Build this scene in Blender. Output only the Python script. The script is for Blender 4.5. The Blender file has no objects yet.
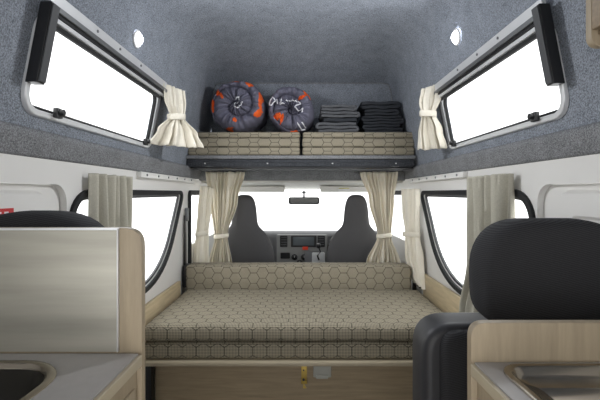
import bpy, bmesh, math, random
from mathutils import Vector, Matrix, noise
R = math.radians
C = bpy.context.scene
col = C.collection
random.seed(4)
CX, CY, F, EYE = 302.0, 193.0, 400.0, 1.15
# ---------------------------------------------------------------- camera, world, exposure
cam = bpy.data.cameras.new('camera'); cam.sensor_width = 36; cam.lens = 24
cam.shift_x = -(CX-300)/600; cam.shift_y = -(200-CY)/600
cam.clip_start = 0.02
co = bpy.data.objects.new('camera', cam); col.objects.link(co)
co.location = (0, 0, EYE); co.rotation_euler = (R(90), 0, 0)
C.camera = co
w = bpy.data.worlds.new('world'); C.world = w; w.use_nodes = True
bgn = w.node_tree.nodes['Background']
bgn.inputs[0].default_value = (1.0, 1.0, 1.0, 1); bgn.inputs[1].default_value = 1.0
vs = C.view_settings
vs.view_transform = 'Standard'; vs.look = 'None'; vs.gamma = 1; vs.use_curve_mapping = False
vs.exposure = 1.68

# ---------------------------------------------------------------- materials
def newmat(name):
    m = bpy.data.materials.new(name); m.use_nodes = True
    nt = m.node_tree; return m, nt, nt.nodes['Principled BSDF']
def lin(c):
    return tuple(((v/255)/12.92 if v/255 <= .04045 else ((v/255+.055)/1.055)**2.4) for v in c) + (1,)
def mat(name, c, rough=.6, metal=0, var=.12, scale=30, stretch=(1,1,1), bump=0, bscale=None, spec=.5):
    m, nt, b = newmat(name); N, L = nt.nodes, nt.links
    tc = N.new('ShaderNodeTexCoord'); mp = N.new('ShaderNodeMapping'); mp.inputs['Scale'].default_value = stretch
    L.new(tc.outputs['Object'], mp.inputs[0])
    nz = N.new('ShaderNodeTexNoise'); nz.inputs['Scale'].default_value = scale; nz.inputs['Detail'].default_value = 4
    L.new(mp.outputs[0], nz.inputs[0])
    mx = N.new('ShaderNodeMix'); mx.data_type = 'RGBA'
    a = lin(c); mx.inputs[6].default_value = tuple(v*(1-var) for v in a[:3])+(1,)
    mx.inputs[7].default_value = tuple(min(1, v*(1+var)) for v in a[:3])+(1,)
    L.new(nz.outputs[0], mx.inputs[0]); L.new(mx.outputs[2], b.inputs['Base Color'])
    b.inputs['Roughness'].default_value = rough; b.inputs['Metallic'].default_value = metal
    b.inputs['Specular IOR Level'].default_value = spec
    if bump:
        n2 = N.new('ShaderNodeTexNoise'); n2.inputs['Scale'].default_value = bscale or scale; n2.inputs['Detail'].default_value = 3
        L.new(mp.outputs[0], n2.inputs[0])
        bp = N.new('ShaderNodeBump'); bp.inputs['Strength'].default_value = bump; bp.inputs['Distance'].default_value = .004
        L.new(n2.outputs[0], bp.inputs['Height']); L.new(bp.outputs[0], b.inputs['Normal'])
    return m
def felt(name, c, amt=.55, scale=230):
    m, nt, b = newmat(name); N, L = nt.nodes, nt.links
    tc = N.new('ShaderNodeTexCoord')
    n1 = N.new('ShaderNodeTexNoise'); n1.inputs['Scale'].default_value = scale; n1.inputs['Detail'].default_value = 3
    n2 = N.new('ShaderNodeTexNoise'); n2.inputs['Scale'].default_value = 14; n2.inputs['Detail'].default_value = 3
    L.new(tc.outputs['Object'], n1.inputs[0]); L.new(tc.outputs['Object'], n2.inputs[0])
    ad = N.new('ShaderNodeMath'); ad.operation = 'MULTIPLY_ADD'; ad.inputs[1].default_value = .18; L.new(n2.outputs[0], ad.inputs[0]); L.new(n1.outputs[0], ad.inputs[2])
    cr = N.new('ShaderNodeValToRGB'); e = cr.color_ramp.elements
    a = lin(c); e[0].position = .40; e[1].position = .78
    e[0].color = tuple(v*(1-amt) for v in a[:3])+(1,); e[1].color = tuple(v*(1+amt) for v in a[:3])+(1,)
    L.new(ad.outputs[0], cr.inputs[0]); L.new(cr.outputs[0], b.inputs['Base Color'])
    b.inputs['Roughness'].default_value = 1; b.inputs['Specular IOR Level'].default_value = .1
    bp = N.new('ShaderNodeBump'); bp.inputs['Strength'].default_value = .5; bp.inputs['Distance'].default_value = .003
    L.new(n1.outputs[0], bp.inputs['Height']); L.new(bp.outputs[0], b.inputs['Normal'])
    return m
def wood(name, c, stretch, var=.25, rough=.45):
    m, nt, b = newmat(name); N, L = nt.nodes, nt.links
    tc = N.new('ShaderNodeTexCoord'); mp = N.new('ShaderNodeMapping'); mp.inputs['Scale'].default_value = stretch
    L.new(tc.outputs['Object'], mp.inputs[0])
    nz = N.new('ShaderNodeTexNoise'); nz.inputs['Scale'].default_value = 4; nz.inputs['Detail'].default_value = 6; nz.inputs['Roughness'].default_value = .65
    nz.inputs['Distortion'].default_value = .4
    L.new(mp.outputs[0], nz.inputs[0])
    cr = N.new('ShaderNodeValToRGB'); e = cr.color_ramp.elements; a = lin(c)
    e[0].position = .3; e[1].position = .7
    e[0].color = tuple(v*(1-var) for v in a[:3])+(1,); e[1].color = tuple(v*(1+var*.7) for v in a[:3])+(1,)
    L.new(nz.outputs[0], cr.inputs[0]); L.new(cr.outputs[0], b.inputs['Base Color'])
    b.inputs['Roughness'].default_value = rough
    return m
def hexfabric(name, s, rot):
    """khaki weave with dark hexagon outlines; s = distance across flats in metres"""
    m, nt, b = newmat(name); N, L = nt.nodes, nt.links
    def M(op, a, bb=None, c=None):
        n = N.new('ShaderNodeMath'); n.operation = op
        for i, v in enumerate((a, bb, c)):
            if v is None: continue
            if isinstance(v, (int, float)): n.inputs[i].default_value = v
            else: L.new(v, n.inputs[i])
        return n.outputs[0]
    tc = N.new('ShaderNodeTexCoord'); sp = N.new('ShaderNodeSeparateXYZ'); L.new(tc.outputs['Object'], sp.inputs[0])
    sn = N.new('ShaderNodeSeparateXYZ'); L.new(tc.outputs['Normal'], sn.inputs[0])
    side = M('GREATER_THAN', M('ABSOLUTE', sn.outputs[0]), .75)
    top = M('GREATER_THAN', M('ABSOLUTE', sn.outputs[2]), .6)
    X = M('MULTIPLY', M('ADD', sp.outputs[0], M('MULTIPLY', side, sp.outputs[1])), 1/s)
    Y = M('MULTIPLY', M('SUBTRACT', M('MULTIPLY', sp.outputs[1], top), M('MULTIPLY', sp.outputs[2], M('SUBTRACT', 1, top))), 1/s)
    if rot: X, Y = Y, X
    def cell(o1, o2):
        a = M('SUBTRACT', M('FLOORED_MODULO', M('ADD', X, 50+o1), 1.0), .5)
        c = M('SUBTRACT', M('FLOORED_MODULO', M('ADD', Y, 86.6025+o2), 1.7320508), .8660254)
        ax, ay = M('ABSOLUTE', a), M('ABSOLUTE', c)
        return M('MAXIMUM', ax, M('ADD', M('MULTIPLY', ax, .5), M('MULTIPLY', ay, .8660254)))
    d = M('MINIMUM', cell(0, 0), cell(.5, .8660254))
    line = M('SMOOTH_MIN', 1.0, M('MAXIMUM', 0, M('MULTIPLY', M('SUBTRACT', d, .462), 50)), .01)
    # dotted weave
    k = s*720
    wv = M('MULTIPLY', M('SINE', M('MULTIPLY', M('ADD', X, Y), k*.62)), M('SINE', M('MULTIPLY', M('SUBTRACT', X, Y), k*.62)))
    wv = M('MULTIPLY_ADD', wv, .5, .5)
    inner = 0.0
    wv = M('ADD', wv, inner)
    mx = N.new('ShaderNodeMix'); mx.data_type = 'RGBA'
    mx.inputs[6].default_value = lin((66, 62, 53)); mx.inputs[7].default_value = lin((190, 180, 158)); L.new(wv, mx.inputs[0])
    m2 = N.new('ShaderNodeMix'); m2.data_type = 'RGBA'; L.new(M('MULTIPLY', line, .72), m2.inputs[0]); L.new(mx.outputs[2], m2.inputs[6]); m2.inputs[7].default_value = lin((44, 42, 36))
    L.new(m2.outputs[2], b.inputs['Base Color']); b.inputs['Roughness'].default_value = .95; b.inputs['Specular IOR Level'].default_value = .15
    nz = N.new('ShaderNodeTexNoise'); nz.inputs['Scale'].default_value = 9; L.new(tc.outputs['Object'], nz.inputs[0])
    h = M('ADD', M('MULTIPLY', nz.outputs[0], 5), M('MULTIPLY', line, -.25))
    bp = N.new('ShaderNodeBump'); bp.inputs['Strength'].default_value = .6; bp.inputs['Distance'].default_value = .004
    L.new(h, bp.inputs['Height']); L.new(bp.outputs[0], b.inputs['Normal'])
    return m
def ribbed(name, c, c2, k):
    m, nt, b = newmat(name); N, L = nt.nodes, nt.links
    tc = N.new('ShaderNodeTexCoord'); mp = N.new('ShaderNodeMapping'); mp.inputs['Rotation'].default_value = (0, R(12), 0)
    L.new(tc.outputs['Object'], mp.inputs[0])
    wv = N.new('ShaderNodeTexWave'); wv.bands_direction = 'Z'; wv.inputs['Scale'].default_value = k; wv.inputs['Distortion'].default_value = 1.5
    wv.inputs['Detail'].default_value = 2; wv.inputs['Detail Scale'].default_value = 6
    L.new(mp.outputs[0], wv.inputs[0])
    mx = N.new('ShaderNodeMix'); mx.data_type = 'RGBA'; L.new(wv.outputs[1], mx.inputs[0]); mx.inputs[6].default_value = lin(c); mx.inputs[7].default_value = lin(c2)
    L.new(mx.outputs[2], b.inputs['Base Color']); b.inputs['Roughness'].default_value = .9; b.inputs['Specular IOR Level'].default_value = .2
    return m
def glassmat(name):
    m = bpy.data.materials.new(name); m.use_nodes = True; nt = m.node_tree; N, L = nt.nodes, nt.links
    N.remove(N['Principled BSDF']); out = N['Material Output']
    t = N.new('ShaderNodeBsdfTransparent'); g = N.new('ShaderNodeBsdfGlossy'); g.inputs['Roughness'].default_value = .02
    mx = N.new('ShaderNodeMixShader'); mx.inputs[0].default_value = .04
    t.inputs[0].default_value = (.97, .98, .98, 1)
    L.new(t.outputs[0], mx.inputs[1]); L.new(g.outputs[0], mx.inputs[2]); L.new(mx.outputs[0], out.inputs[0])
    return m
def emit(name, c, s):
    m, nt, b = newmat(name); b.inputs['Emission Color'].default_value = lin(c); b.inputs['Emission Strength'].default_value = s
    b.inputs['Base Color'].default_value = lin(c); return m
FELT = felt('grey_felt', (132, 137, 145), .5)
FELTD = felt('ledge_felt', (128, 129, 131), .5)
WHITE = mat('white_paint', (226, 224, 220), .35, var=.03, scale=5)
WHITE2 = mat('white_plastic', (222, 222, 220), .4, var=.02)
DASHL = mat('grey_console', (128, 128, 126), .55, var=.06)
HEAD = mat('headliner', (212, 211, 205), .9, var=.06, scale=200)
OAK = wood('pale_oak', (158, 143, 119), (14, 14, 1.1), .2)
OAKH = wood('pale_oak_across', (140, 122, 98), (1.2, 14, 16), .25)
OAKY = wood('pale_oak_along', (196, 178, 144), (14, 1.2, 14), .2)
WALNUT = wood('brown_laminate', (160, 142, 114), (1.2, 14, 18), .22)
EDGE = mat('beige_edging', (176, 164, 140), .5, var=.06)
TOPM = mat('grey_worktop', (168, 164, 161), .4, var=.07, scale=60)
STEEL = mat('brushed_steel', (164, 161, 150), .5, .6, var=.6, scale=3, stretch=(.5, 1, 7), bump=.3, bscale=2)  # streaky horizontal colour bands paint in smeared dark reflections
STEELP = mat('polished_steel', (152, 145, 134), .2, 1, var=.06, scale=6)
ALU = mat('aluminium', (214, 215, 216), .4, .35, var=.05)
ALUD = mat('grey_aluminium', (120, 122, 124), .4, .6, var=.05)
RUB = mat('black_rubber', (24, 25, 26), .8, var=.1)
BLK = mat('black_plastic', (22, 22, 24), .4, var=.1)
BLK2 = mat('dark_grey_plastic', (66, 67, 69), .5, var=.1)
DASH = mat('dash_plastic', (92, 92, 94), .6, var=.1)
SEATF = ribbed('charcoal_seat_cloth', (40, 40, 42), (60, 60, 62), 75)
SEATV = mat('charcoal_vinyl', (46, 46, 49), .5, var=.1, scale=60)
CABSEAT = mat('dark_grey_seat_cloth', (80, 79, 80), .9, var=.15, scale=150)
LINEN = mat('cream_linen', (216, 210, 196), .95, var=.12, scale=160, bump=.3, bscale=400, spec=.1)
LINENB = mat('beige_linen', (186, 182, 168), .95, var=.22, scale=220, bump=.3, bscale=400, spec=.1)
LATCH = mat('pale_latch_plastic', (176, 175, 166), .4, var=.03)
LINEN_LIT = mat('front_lit_cab_linen', (240, 233, 216), .95, var=.10, scale=160, bump=.3, bscale=400, spec=.1)  # cream linen made paler, light from the front put into the colour
HEXV = hexfabric('hexagon_upholstery', .067, False)
HEXH = hexfabric('hexagon_upholstery_turned', .068, True)
HEXS = hexfabric('hexagon_upholstery_shelf', .082, True)
DUVET = mat('slate_duvet', (98, 97, 112), .9, var=.15, scale=20)
ORANGE = mat('orange_print', (226, 92, 28), .8, var=.15, scale=60)
PRINTW = mat('white_print', (232, 232, 236), .8, var=.02)
BLANK = mat('charcoal_blanket', (88, 89, 92), .97, var=.35, scale=120, bump=.5, bscale=60, spec=.1)
BLANKD = mat('black_blanket', (54, 56, 60), .97, var=.35, scale=120, bump=.5, bscale=60, spec=.1)
BRASS = mat('brass', (206, 176, 92), .4, .5, var=.1)
REDM = mat('red_sticker', (196, 30, 34), .5, var=.03)
REDB = mat('red_button', (214, 60, 30), .4, var=.03)
YEL = mat('yellow_label', (186, 180, 96), .6, var=.1)
LAMP = emit('lamp_lens', (245, 248, 255), 6)
GLASS = glassmat('window_glass')
MIRR = mat('mirror_glass', (170, 172, 175), .05, 1, var=0)
VINYL = mat('grey_vinyl_floor', (96, 94, 92), .6, var=.15, scale=25)
FELT2 = felt('charcoal_carpet', (70, 72, 76), .5)
SCREEN = mat('dark_screen', (84, 90, 94), .15, var=.02)

# ---------------------------------------------------------------- helpers
def setp(o, label=None, cat=None, group=None, kind=None):
    if label: o['label'] = label
    if cat: o['category'] = cat
    if group: o['group'] = group
    if kind: o['kind'] = kind
    return o
def link(name, me, parent=None):
    o = bpy.data.objects.new(name, me); col.objects.link(o)
    if parent: o.parent = parent
    return o
def empty(name, loc, label, cat, group=None, kind=None, rz=0):
    o = bpy.data.objects.new(name, None); col.objects.link(o); o.location = loc; o.rotation_euler.z = rz
    o.empty_display_size = .05
    return setp(o, label, cat, group, kind)
class MB:
    def __init__(s): s.bm = bmesh.new()
    def _xf(s, vs, mtx):
        if mtx: bmesh.ops.transform(s.bm, matrix=mtx, verts=vs)
    def box(s, x0, x1, y0, y1, z0, z1, bev=0, seg=2, mtx=None):
        bm = bmesh.new(); g = bmesh.ops.create_cube(bm, size=1)
        for v in g['verts']:
            v.co = ((x0+x1)/2+v.co.x*(x1-x0), (y0+y1)/2+v.co.y*(y1-y0), (z0+z1)/2+v.co.z*(z1-z0))
        if bev: bmesh.ops.bevel(bm, geom=bm.edges[:], offset=bev, segments=seg, affect='EDGES', profile=.5, clamp_overlap=True)
        return s.merge(bm, mtx)
    def merge(s, bm, mtx=None):
        if mtx: bmesh.ops.transform(bm, matrix=mtx, verts=bm.verts[:])
        me = bpy.data.meshes.new('t'); bm.to_mesh(me); bm.free(); s.bm.from_mesh(me); bpy.data.meshes.remove(me); return s
    def plate(s, outer, holes=(), t=.01, fn=None, bev=0):
        """outline (list of 2-D points) with holes, thickness t; fn maps (u, v, w) to world"""
        cu = bpy.data.curves.new('c', 'CURVE'); cu.dimensions = '2D'; cu.fill_mode = 'BOTH'
        for loop in [outer]+list(holes):
            sp = cu.splines.new('POLY'); sp.points.add(len(loop)-1); sp.use_cyclic_u = True
            for p, q in zip(sp.points, loop): p.co = (q[0], q[1], 0, 1)
        cu.extrude = t/2
        if bev: cu.bevel_depth = bev; cu.offset = -bev; cu.extrude = max(t/2-bev, 0)
        o = bpy.data.objects.new('c', cu); col.objects.link(o)
        dg = bpy.context.evaluated_depsgraph_get(); dg.update()
        me = bpy.data.meshes.new_from_object(o.evaluated_get(dg))
        bm = bmesh.new(); bm.from_mesh(me)
        bmesh.ops.remove_doubles(bm, verts=bm.verts[:], dist=1e-6)
        for v in bm.verts: v.co = Vector(fn(v.co.x, v.co.y, v.co.z+t/2)) if fn else v.co
        bmesh.ops.recalc_face_normals(bm, faces=bm.faces[:])
        bpy.data.objects.remove(o); bpy.data.curves.remove(cu); bpy.data.meshes.remove(me)
        return s.merge(bm)
    def tube(s, pts, r, n=10, closed=False, caps=True):
        pts = [Vector(p) for p in pts]; rings = []; m = len(pts)
        for i, p in enumerate(pts):
            a = pts[(i-1) % m] if (closed or i > 0) else p; b = pts[(i+1) % m] if (closed or i < m-1) else p
            t = (b-a).normalized(); up = Vector((0, 0, 1)) if abs(t.z) < .9 else Vector((1, 0, 0))
            x = t.cross(up).normalized(); y = x.cross(t)
            rr = r[i] if isinstance(r, (list, tuple)) else r
            rings.append([s.bm.verts.new(p+(x*math.cos(k*2*math.pi/n)+y*math.sin(k*2*math.pi/n))*rr) for k in range(n)])
        for i in range(m if closed else m-1):
            A, B = rings[i], rings[(i+1) % m]
            for k in range(n): s.bm.faces.new((A[k], A[(k+1) % n], B[(k+1) % n], B[k]))
        if caps and not closed: s.bm.faces.new(rings[0][::-1]); s.bm.faces.new(rings[-1])
        return s
    def lathe(s, prof, n=32, mtx=None):
        bm = bmesh.new(); rings = []
        for r, z in prof:
            rings.append([bm.verts.new((max(r, 1e-5)*math.cos(k*2*math.pi/n), max(r, 1e-5)*math.sin(k*2*math.pi/n), z)) for k in range(n)])
        for A, B in zip(rings, rings[1:]):
            for k in range(n): bm.faces.new((A[k], A[(k+1) % n], B[(k+1) % n], B[k]))
        bmesh.ops.remove_doubles(bm, verts=bm.verts[:], dist=1e-5)
        return s.merge(bm, mtx)
    def grid(s, rows):
        vs = [[s.bm.verts.new(p) for p in r] for r in rows]
        for A, B in zip(vs, vs[1:]):
            for k in range(len(A)-1): s.bm.faces.new((A[k], A[k+1], B[k+1], B[k]))
        return s
    def build(s, name, m, parent=None, smooth=True, angle=35, local=None):
        bmesh.ops.recalc_face_normals(s.bm, faces=s.bm.faces[:])
        if local is not None: bmesh.ops.translate(s.bm, verts=s.bm.verts[:], vec=-Vector(local))
        me = bpy.data.meshes.new(name); s.bm.to_mesh(me); s.bm.free(); me.materials.append(m)
        if smooth:
            for p in me.polygons: p.use_smooth = True
            me.set_sharp_from_angle(angle=R(angle))
        return link(name, me, parent)
def rrect(u0, u1, v0, v1, r, n=6, rs=None):
    rs = rs or (r, r, r, r); out = []
    for (cx, cy, a0, q) in ((u1, v0, -90, rs[0]), (u1, v1, 0, rs[1]), (u0, v1, 90, rs[2]), (u0, v0, 180, rs[3])):
        sx = -1 if cx == u1 else 1; sy = 1 if cy == v0 else -1
        for k in range(n+1):
            a = R(a0+90*k/n); out.append((cx+sx*q+q*math.cos(a), cy+sy*q+q*math.sin(a)))
    return out
def rounded(pts, rads, n=6):
    out = []; m = len(pts)
    for i in range(m):
        p = Vector(pts[i]); a = (Vector(pts[i-1])-p); b = (Vector(pts[(i+1) % m])-p); r = rads[i]
        da, db = a.normalized(), b.normalized()
        s, e = p+da*min(r, a.length*.49), p+db*min(r, b.length*.49)
        for k in range(n+1):
            t = k/n; out.append(tuple((1-t)**2*s+2*t*(1-t)*p+t*t*e))
    return out
def grow(loop, d):
    m = len(loop); out = []; area = sum(loop[i-1][0]*loop[i][1]-loop[i][0]*loop[i-1][1] for i in range(m)); sg = 1 if area > 0 else -1
    for i in range(m):
        a, b = Vector(loop[i-1]), Vector(loop[(i+1) % m])
        t = (b-a)
        if t.length < 1e-9: out.append(loop[i]); continue
        t.normalize(); nrm = Vector((t.y, -t.x))*sg
        out.append(tuple(Vector(loop[i])+nrm*d))
    return out
def sweep_x(outline, x0, x1): pass
def copy_thing(o, loc):
    c = o.copy(); col.objects.link(c); c.location = loc
    for ch in [q for q in bpy.data.objects if q.parent == o]:
        d = ch.copy(); col.objects.link(d); d.parent = c
        for g in [q for q in bpy.data.objects if q.parent == ch]:
            e = g.copy(); col.objects.link(e); e.parent = d
    return c

# ================================================================ STRUCTURE
MB().box(-.86, .86, -.6, 4.2, -.03, 0).build('floor', VINYL)['kind'] = 'structure'
WX = .80
def side_wall(sd, name):
    X = lambda u, v, w: (sd*(WX+w), u, v)
    root = MB()
    win = WINLOOP
    # pressed recess in the near part of the wall
    rec = rrect(.38, 1.36, .70, 1.178, .06)
    cabwin = rounded([(2.86, .78), (3.70, .78), (3.62, 1.13), (2.86, 1.13)], [.04]*4)
    root.plate([(-.6, 0), (4.05, 0), (4.05, .80), (3.86, 1.24), (3.2, 1.26), (-.6, 1.26)], [win, rec, cabwin], .03, X)
    o = root.build(name, WHITE); o['kind'] = 'structure'
    r2 = MB()
    # recess floor, sloped lip and raised inner pressings
    rl = rrect(.381, 1.359, .701, 1.177, .06)
    nl = lambda d: rrect(.44+d, 1.29-d, .72+d, 1.158-d, max(.012, .06-d*.35))
    seq = [(rl, .002), (rl, .022), (nl(0), .024), (nl(.010), .009), (nl(.075), .009), (nl(.085), .018), (nl(.12), .018), (nl(.13), .009)]
    r2.grid([[X(*p, w) for p in l+[l[0]]] for l, w in seq])
    r2.bm.faces.new([r2.bm.verts.new(X(*p, .009)) for p in nl(.13)])
    r2.build('pressed_panel', WHITE, o)
    return o
WINLOOP = rounded([(1.38, .66), (2.30, .66), (2.66, 1.145), (1.38, 1.145)], [.16, .34, .05, .14], 10)
for sd, nm, wn, dn in ((-1, 'wall_left', 'window_1', 'left'), (1, 'wall_right', 'window_2', 'right')):
    wl = side_wall(sd, nm)
    X = lambda u, v, w, sd=sd: (sd*(WX+w), u, v)
    fr = MB().plate(grow(WINLOOP, .020), [grow(WINLOOP, -.006)], .016, lambda u, v, w: X(u, v, w-.012), .004).build(wn, RUB); fr['kind'] = 'structure'
    MB().plate(grow(WINLOOP, -.0055), [grow(WINLOOP, -.02)], .012, lambda u, v, w: X(u, v, w+.010)).build('window_frame', BLK2, fr)
    MB().plate(grow(WINLOOP, -.01), [], .004, lambda u, v, w: X(u, v, w+.016)).build('pane', GLASS, fr)
    # rail with hooks under the ledge
    tr = MB().box(min(sd*.775, sd*.8), max(sd*.775, sd*.8), 1.93, 2.9, 1.225, 1.2545, .004).build('trim_'+('1' if sd < 0 else '2'), WHITE); tr['kind'] = 'structure'
    for k in range(6):
        y = 2.0+k*.16
        MB().lathe([(0, -.006), (.006, -.004), (.006, .001)], 10, Matrix.Translation((sd*.775, y, 1.24)) @ Matrix.Rotation(R(90*sd), 4, 'Y')).build('screw', ALUD, tr)
    # door opening seal of the cab
    s = rounded([(2.80, .3), (3.75, .55), (3.66, 1.17), (2.80, 1.17)], [.05]*4)
    q = MB().plate(s, [grow(s, -.03)], .02, lambda u, v, w: X(u, v, w-.018), .004).build('door_'+('1' if sd < 0 else '2'), RUB); q['kind'] = 'structure'
    cw = rounded([(2.86, .78), (3.70, .78), (3.62, 1.13), (2.86, 1.13)], [.04]*4)
    MB().plate(cw, [], .004, lambda u, v, w: X(u, v, w+.012)).build('pane', GLASS, q)
    # felt covered ledge where the roof joins the body
    prof = rounded([(.86, 1.2545), (.792, 1.2555), (.768, 1.335), (.86, 1.355)], [.002, .012, .025, .002], 5)
    lm = MB(); lm.grid([[(sd*p[0], y, p[1]) for p in prof] for y in (-.6, 0, 1, 2, 3.18)])
    lm.build('trim_'+('3' if sd < 0 else '4'), FELTD)['kind'] = 'structure'
# high roof: inclined side panels with window openings
def SL(sd): return lambda u, v, w: (sd*(.80-.1918*(v-1.335)+w), u, v)
UW = {-1: (1.125, 2.06), 1: (1.185, 2.12)}
for sd in (-1, 1):
    y0, y1 = UW[sd]; f = SL(sd)
    loop = rrect(y0, y1, 1.392, 1.66, .05)
    loop2 = grow(loop, .012)
    o = MB().plate([(-.6, 1.32), (3.27, 1.32), (3.27, 1.70), (-.6, 1.70)], [loop2], .03, f).build('wall_'+('left' if sd < 0 else 'right')+'_upper', FELT)
    o['kind'] = 'structure'
    fr = MB().plate(grow(loop, .015), [grow(loop, -.004)], .020, lambda u, v, w: f(u, v, w-.014), .004).build('window_'+('3' if sd < 0 else '4'), ALU); fr['kind'] = 'structure'
    MB().plate(grow(loop, -.0035), [grow(loop, -.014)], .012, lambda u, v, w: f(u, v, w+.004)).build('window_seal', RUB, fr)
    MB().plate(grow(loop, -.006), [], .005, lambda u, v, w: f(u, v, w+.014)).build('pane', GLASS, fr)
    # bottom glazing bar
    pb = [f(y0+.03, 1.402, -.004), f(y1-.02, 1.402, -.004)]
    MB().tube(pb, .0045, 8).build('glazing_bar', BLK, fr)
    for yy in (y0+.13, y1-.10):
        m = MB(); m.box(-.009, .009, -.014, .014, -.016, .016, .004); m.lathe([(0, -.016), (.010, -.014), (.010, 0), (.006, .004)], 14, Matrix.Translation((-sd*.006, 0, .002)) @ Matrix.Rotation(R(90*sd), 4, 'Y'))
        k = m.build('window_latch', BLK, fr); k.location = f(yy, 1.400, -.022)
    # stepped aluminium rail over the window
    rail = MB()
    a0, a1 = y0-.012, y1+.02
    rail.plate([(a0, 1.690), (a1, 1.690), (a1, 1.722), (a0, 1.722)], [], .014, lambda u, v, w: f(u, v, w-.026), .002)
    ro = rail.build('blind_rail', ALU, fr)
    MB().plate([(a0, 1.672), (a1, 1.672), (a1, 1.687), (a0, 1.687)], [], .020, lambda u, v, w: f(u, v, w-.034), .002).build('blind_rail', ALUD, fr)
    MB().plate([(a0, 1.662), (a1, 1.662), (a1, 1.669), (a0, 1.669)], [], .014, lambda u, v, w: f(u, v, w-.028)).build('blind_track', BLK, fr)
    MB().plate([(a0, 1.648), (a1, 1.648), (a1, 1.661), (a0, 1.661)], [], .012, lambda u, v, w: f(u, v, w-.024), .002).build('blind_rail', ALU, fr)
    MB().plate([(a0, 1.634), (a1, 1.634), (a1, 1.647), (a0, 1.647)], [], .008, lambda u, v, w: f(u, v, w-.016), .001).build('blind_track', RUB, fr)
    for yy in (y0+.25, y0+.42, y0+.62):
        MB().lathe([(0, -.003), (.005, -.002), (.005, .002)], 10, Matrix.Translation(f(yy, 1.706, -.027)) @ Matrix.Rotation(R(90*sd), 4, 'Y')).build('screw', ALUD, fr)
    MB().plate([(y1-.012, 1.40), (y1+.012, 1.40), (y1+.012, 1.65), (y1-.012, 1.65)], [], .012, lambda u, v, w: f(u, v, w-.018), .002).build('window_seal', BLK2, fr)
    # upright black blind cassette
    cz0, cz1, cy = (1.455, 1.675, 1.095) if sd < 0 else (1.466, 1.695, 1.15)
    cs = MB().plate([(cy, cz0), (cy+.035, cz0), (cy+.035, cz1), (cy, cz1)], [], .034, lambda u, v, w: f(u, v, w-.051), .003).build('blind_cassette', BLK)
    setp(cs, 'upright black blind housing at the near end of the %s high window' % ('left' if sd < 0 else 'right'), 'blind housing')
    MB().plate([(cy+.003, cz0+.004), (cy+.032, cz0+.004), (cy+.032, cz1-.004), (cy+.003, cz1-.004)], [], .003, lambda u, v, w: f(u, v, w-.0545)).build('cover_strip', BLK2, cs)
# high roof shell
prof = [(.735, 1.69), (.715, 1.78), (.705, 1.87), (.695, 1.95), (.675, 2.02), (.64, 2.08), (.58, 2.13), (.49, 2.165), (.36, 2.185), (.18, 2.197), (0, 2.20)]
full = [(-x, z) for x, z in prof]+[(x, z) for x, z in prof[-2::-1]]
def smin(a, h, k=.07):
    q = max(k-abs(a-h), 0)/k; return min(a, h)-q*q*k*.25
def sec(y, h): return [(x, y, max(1.69, smin(z, h))) for x, z in full]
rows = [sec(y, h) for y, h in ((-.6, 2.3), (0, 2.3), (1, 2.3), (2, 2.3), (2.2, 2.24), (2.4, 2.215), (2.6, 2.18), (2.8, 2.135), (2.95, 2.085), (3.05, 2.045), (3.12, 2.01))]
MB().grid(rows).build('ceiling', FELT, angle=80)['kind'] = 'structure'
rows = [sec(y, h) for y, h in ((3.12, 2.01), (3.124, 2.0), (3.15, 1.9), (3.19, 1.8), (3.22, 1.70), (3.24, 1.60))]
rows.append([(x, 3.27, 1.33) for x, z in full])
MB().grid(rows).build('wall_front', FELT, angle=30)['kind'] = 'structure'
MB().tube([(x*.995, 3.117, z-.004) for x, y, z in sec(0, 2.01)[1:-1]], .004, 6).build('trim_5', FELTD)['kind'] = 'structure'
MB().box(-.80, .80, -.63, -.60, 1.50, 2.22).build('wall_back', FELT)['kind'] = 'structure'  # unseen rear end of the high roof, added to cut light from behind
# downlights
for sd in (-1, 1):
    px = 137 if sd < 0 else 457; py = 39 if sd < 0 else 37
    t = (CY-py)/abs(px-CX); x = .700
    for _ in range(8):
        z = EYE+t*x
        x = .715+(z-1.78)*(.700-.715)/.09
    Y = x*F/abs(px-CX); nrm = Vector((-sd*.985, 0, -.16)).normalized()
    rot = Vector((0, 0, 1)).rotation_difference(nrm).to_matrix().to_4x4()
    e = empty('downlight', (sd*x, Y, z), 'small round lit downlight above the %s high window' % ('left' if sd < 0 else 'right'), 'light')
    e.rotation_euler = rot.to_euler()
    MB().lathe([(.036, -.002), (.038, .004), (.032, .007), (.028, .006)], 28).build('bezel', WHITE2, e)
    MB().lathe([(0, .024), (.012, .022), (.021, .016), (.027, .008), (.029, .003)], 28).build('lens', LAMP, e)
    ld = bpy.data.lights.new('downlight_bulb', 'AREA'); ld.shape = 'DISK'; ld.size = .055; ld.energy = 3.0; ld.color = (.95, .97, 1)
    lo = bpy.data.objects.new('downlight_bulb', ld); col.objects.link(lo); lo.parent = e; lo.location = (0, 0, .027); lo.rotation_euler = (math.pi, 0, 0)

# ================================================================ CAB
def PX(px, py, Y): return Vector(((px-CX)/F*Y, Y, EYE+(CY-py)/F*Y))
# headliner, windscreen and surround
hd = MB(); hd.grid([[(x, y, z+.012*(1-(x/.8)**2)) for x in (-.8, -.6, -.4, -.2, 0, .2, .4, .6, .8)] for y, z in ((3.18, 1.235), (3.5, 1.225), (3.8, 1.20), (3.90, 1.175))])
o = hd.build('trim_6', HEAD); o['kind'] = 'structure'; sm = o.modifiers.new('s', 'SOLIDIFY'); sm.thickness = .02; sm.offset = 1
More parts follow.
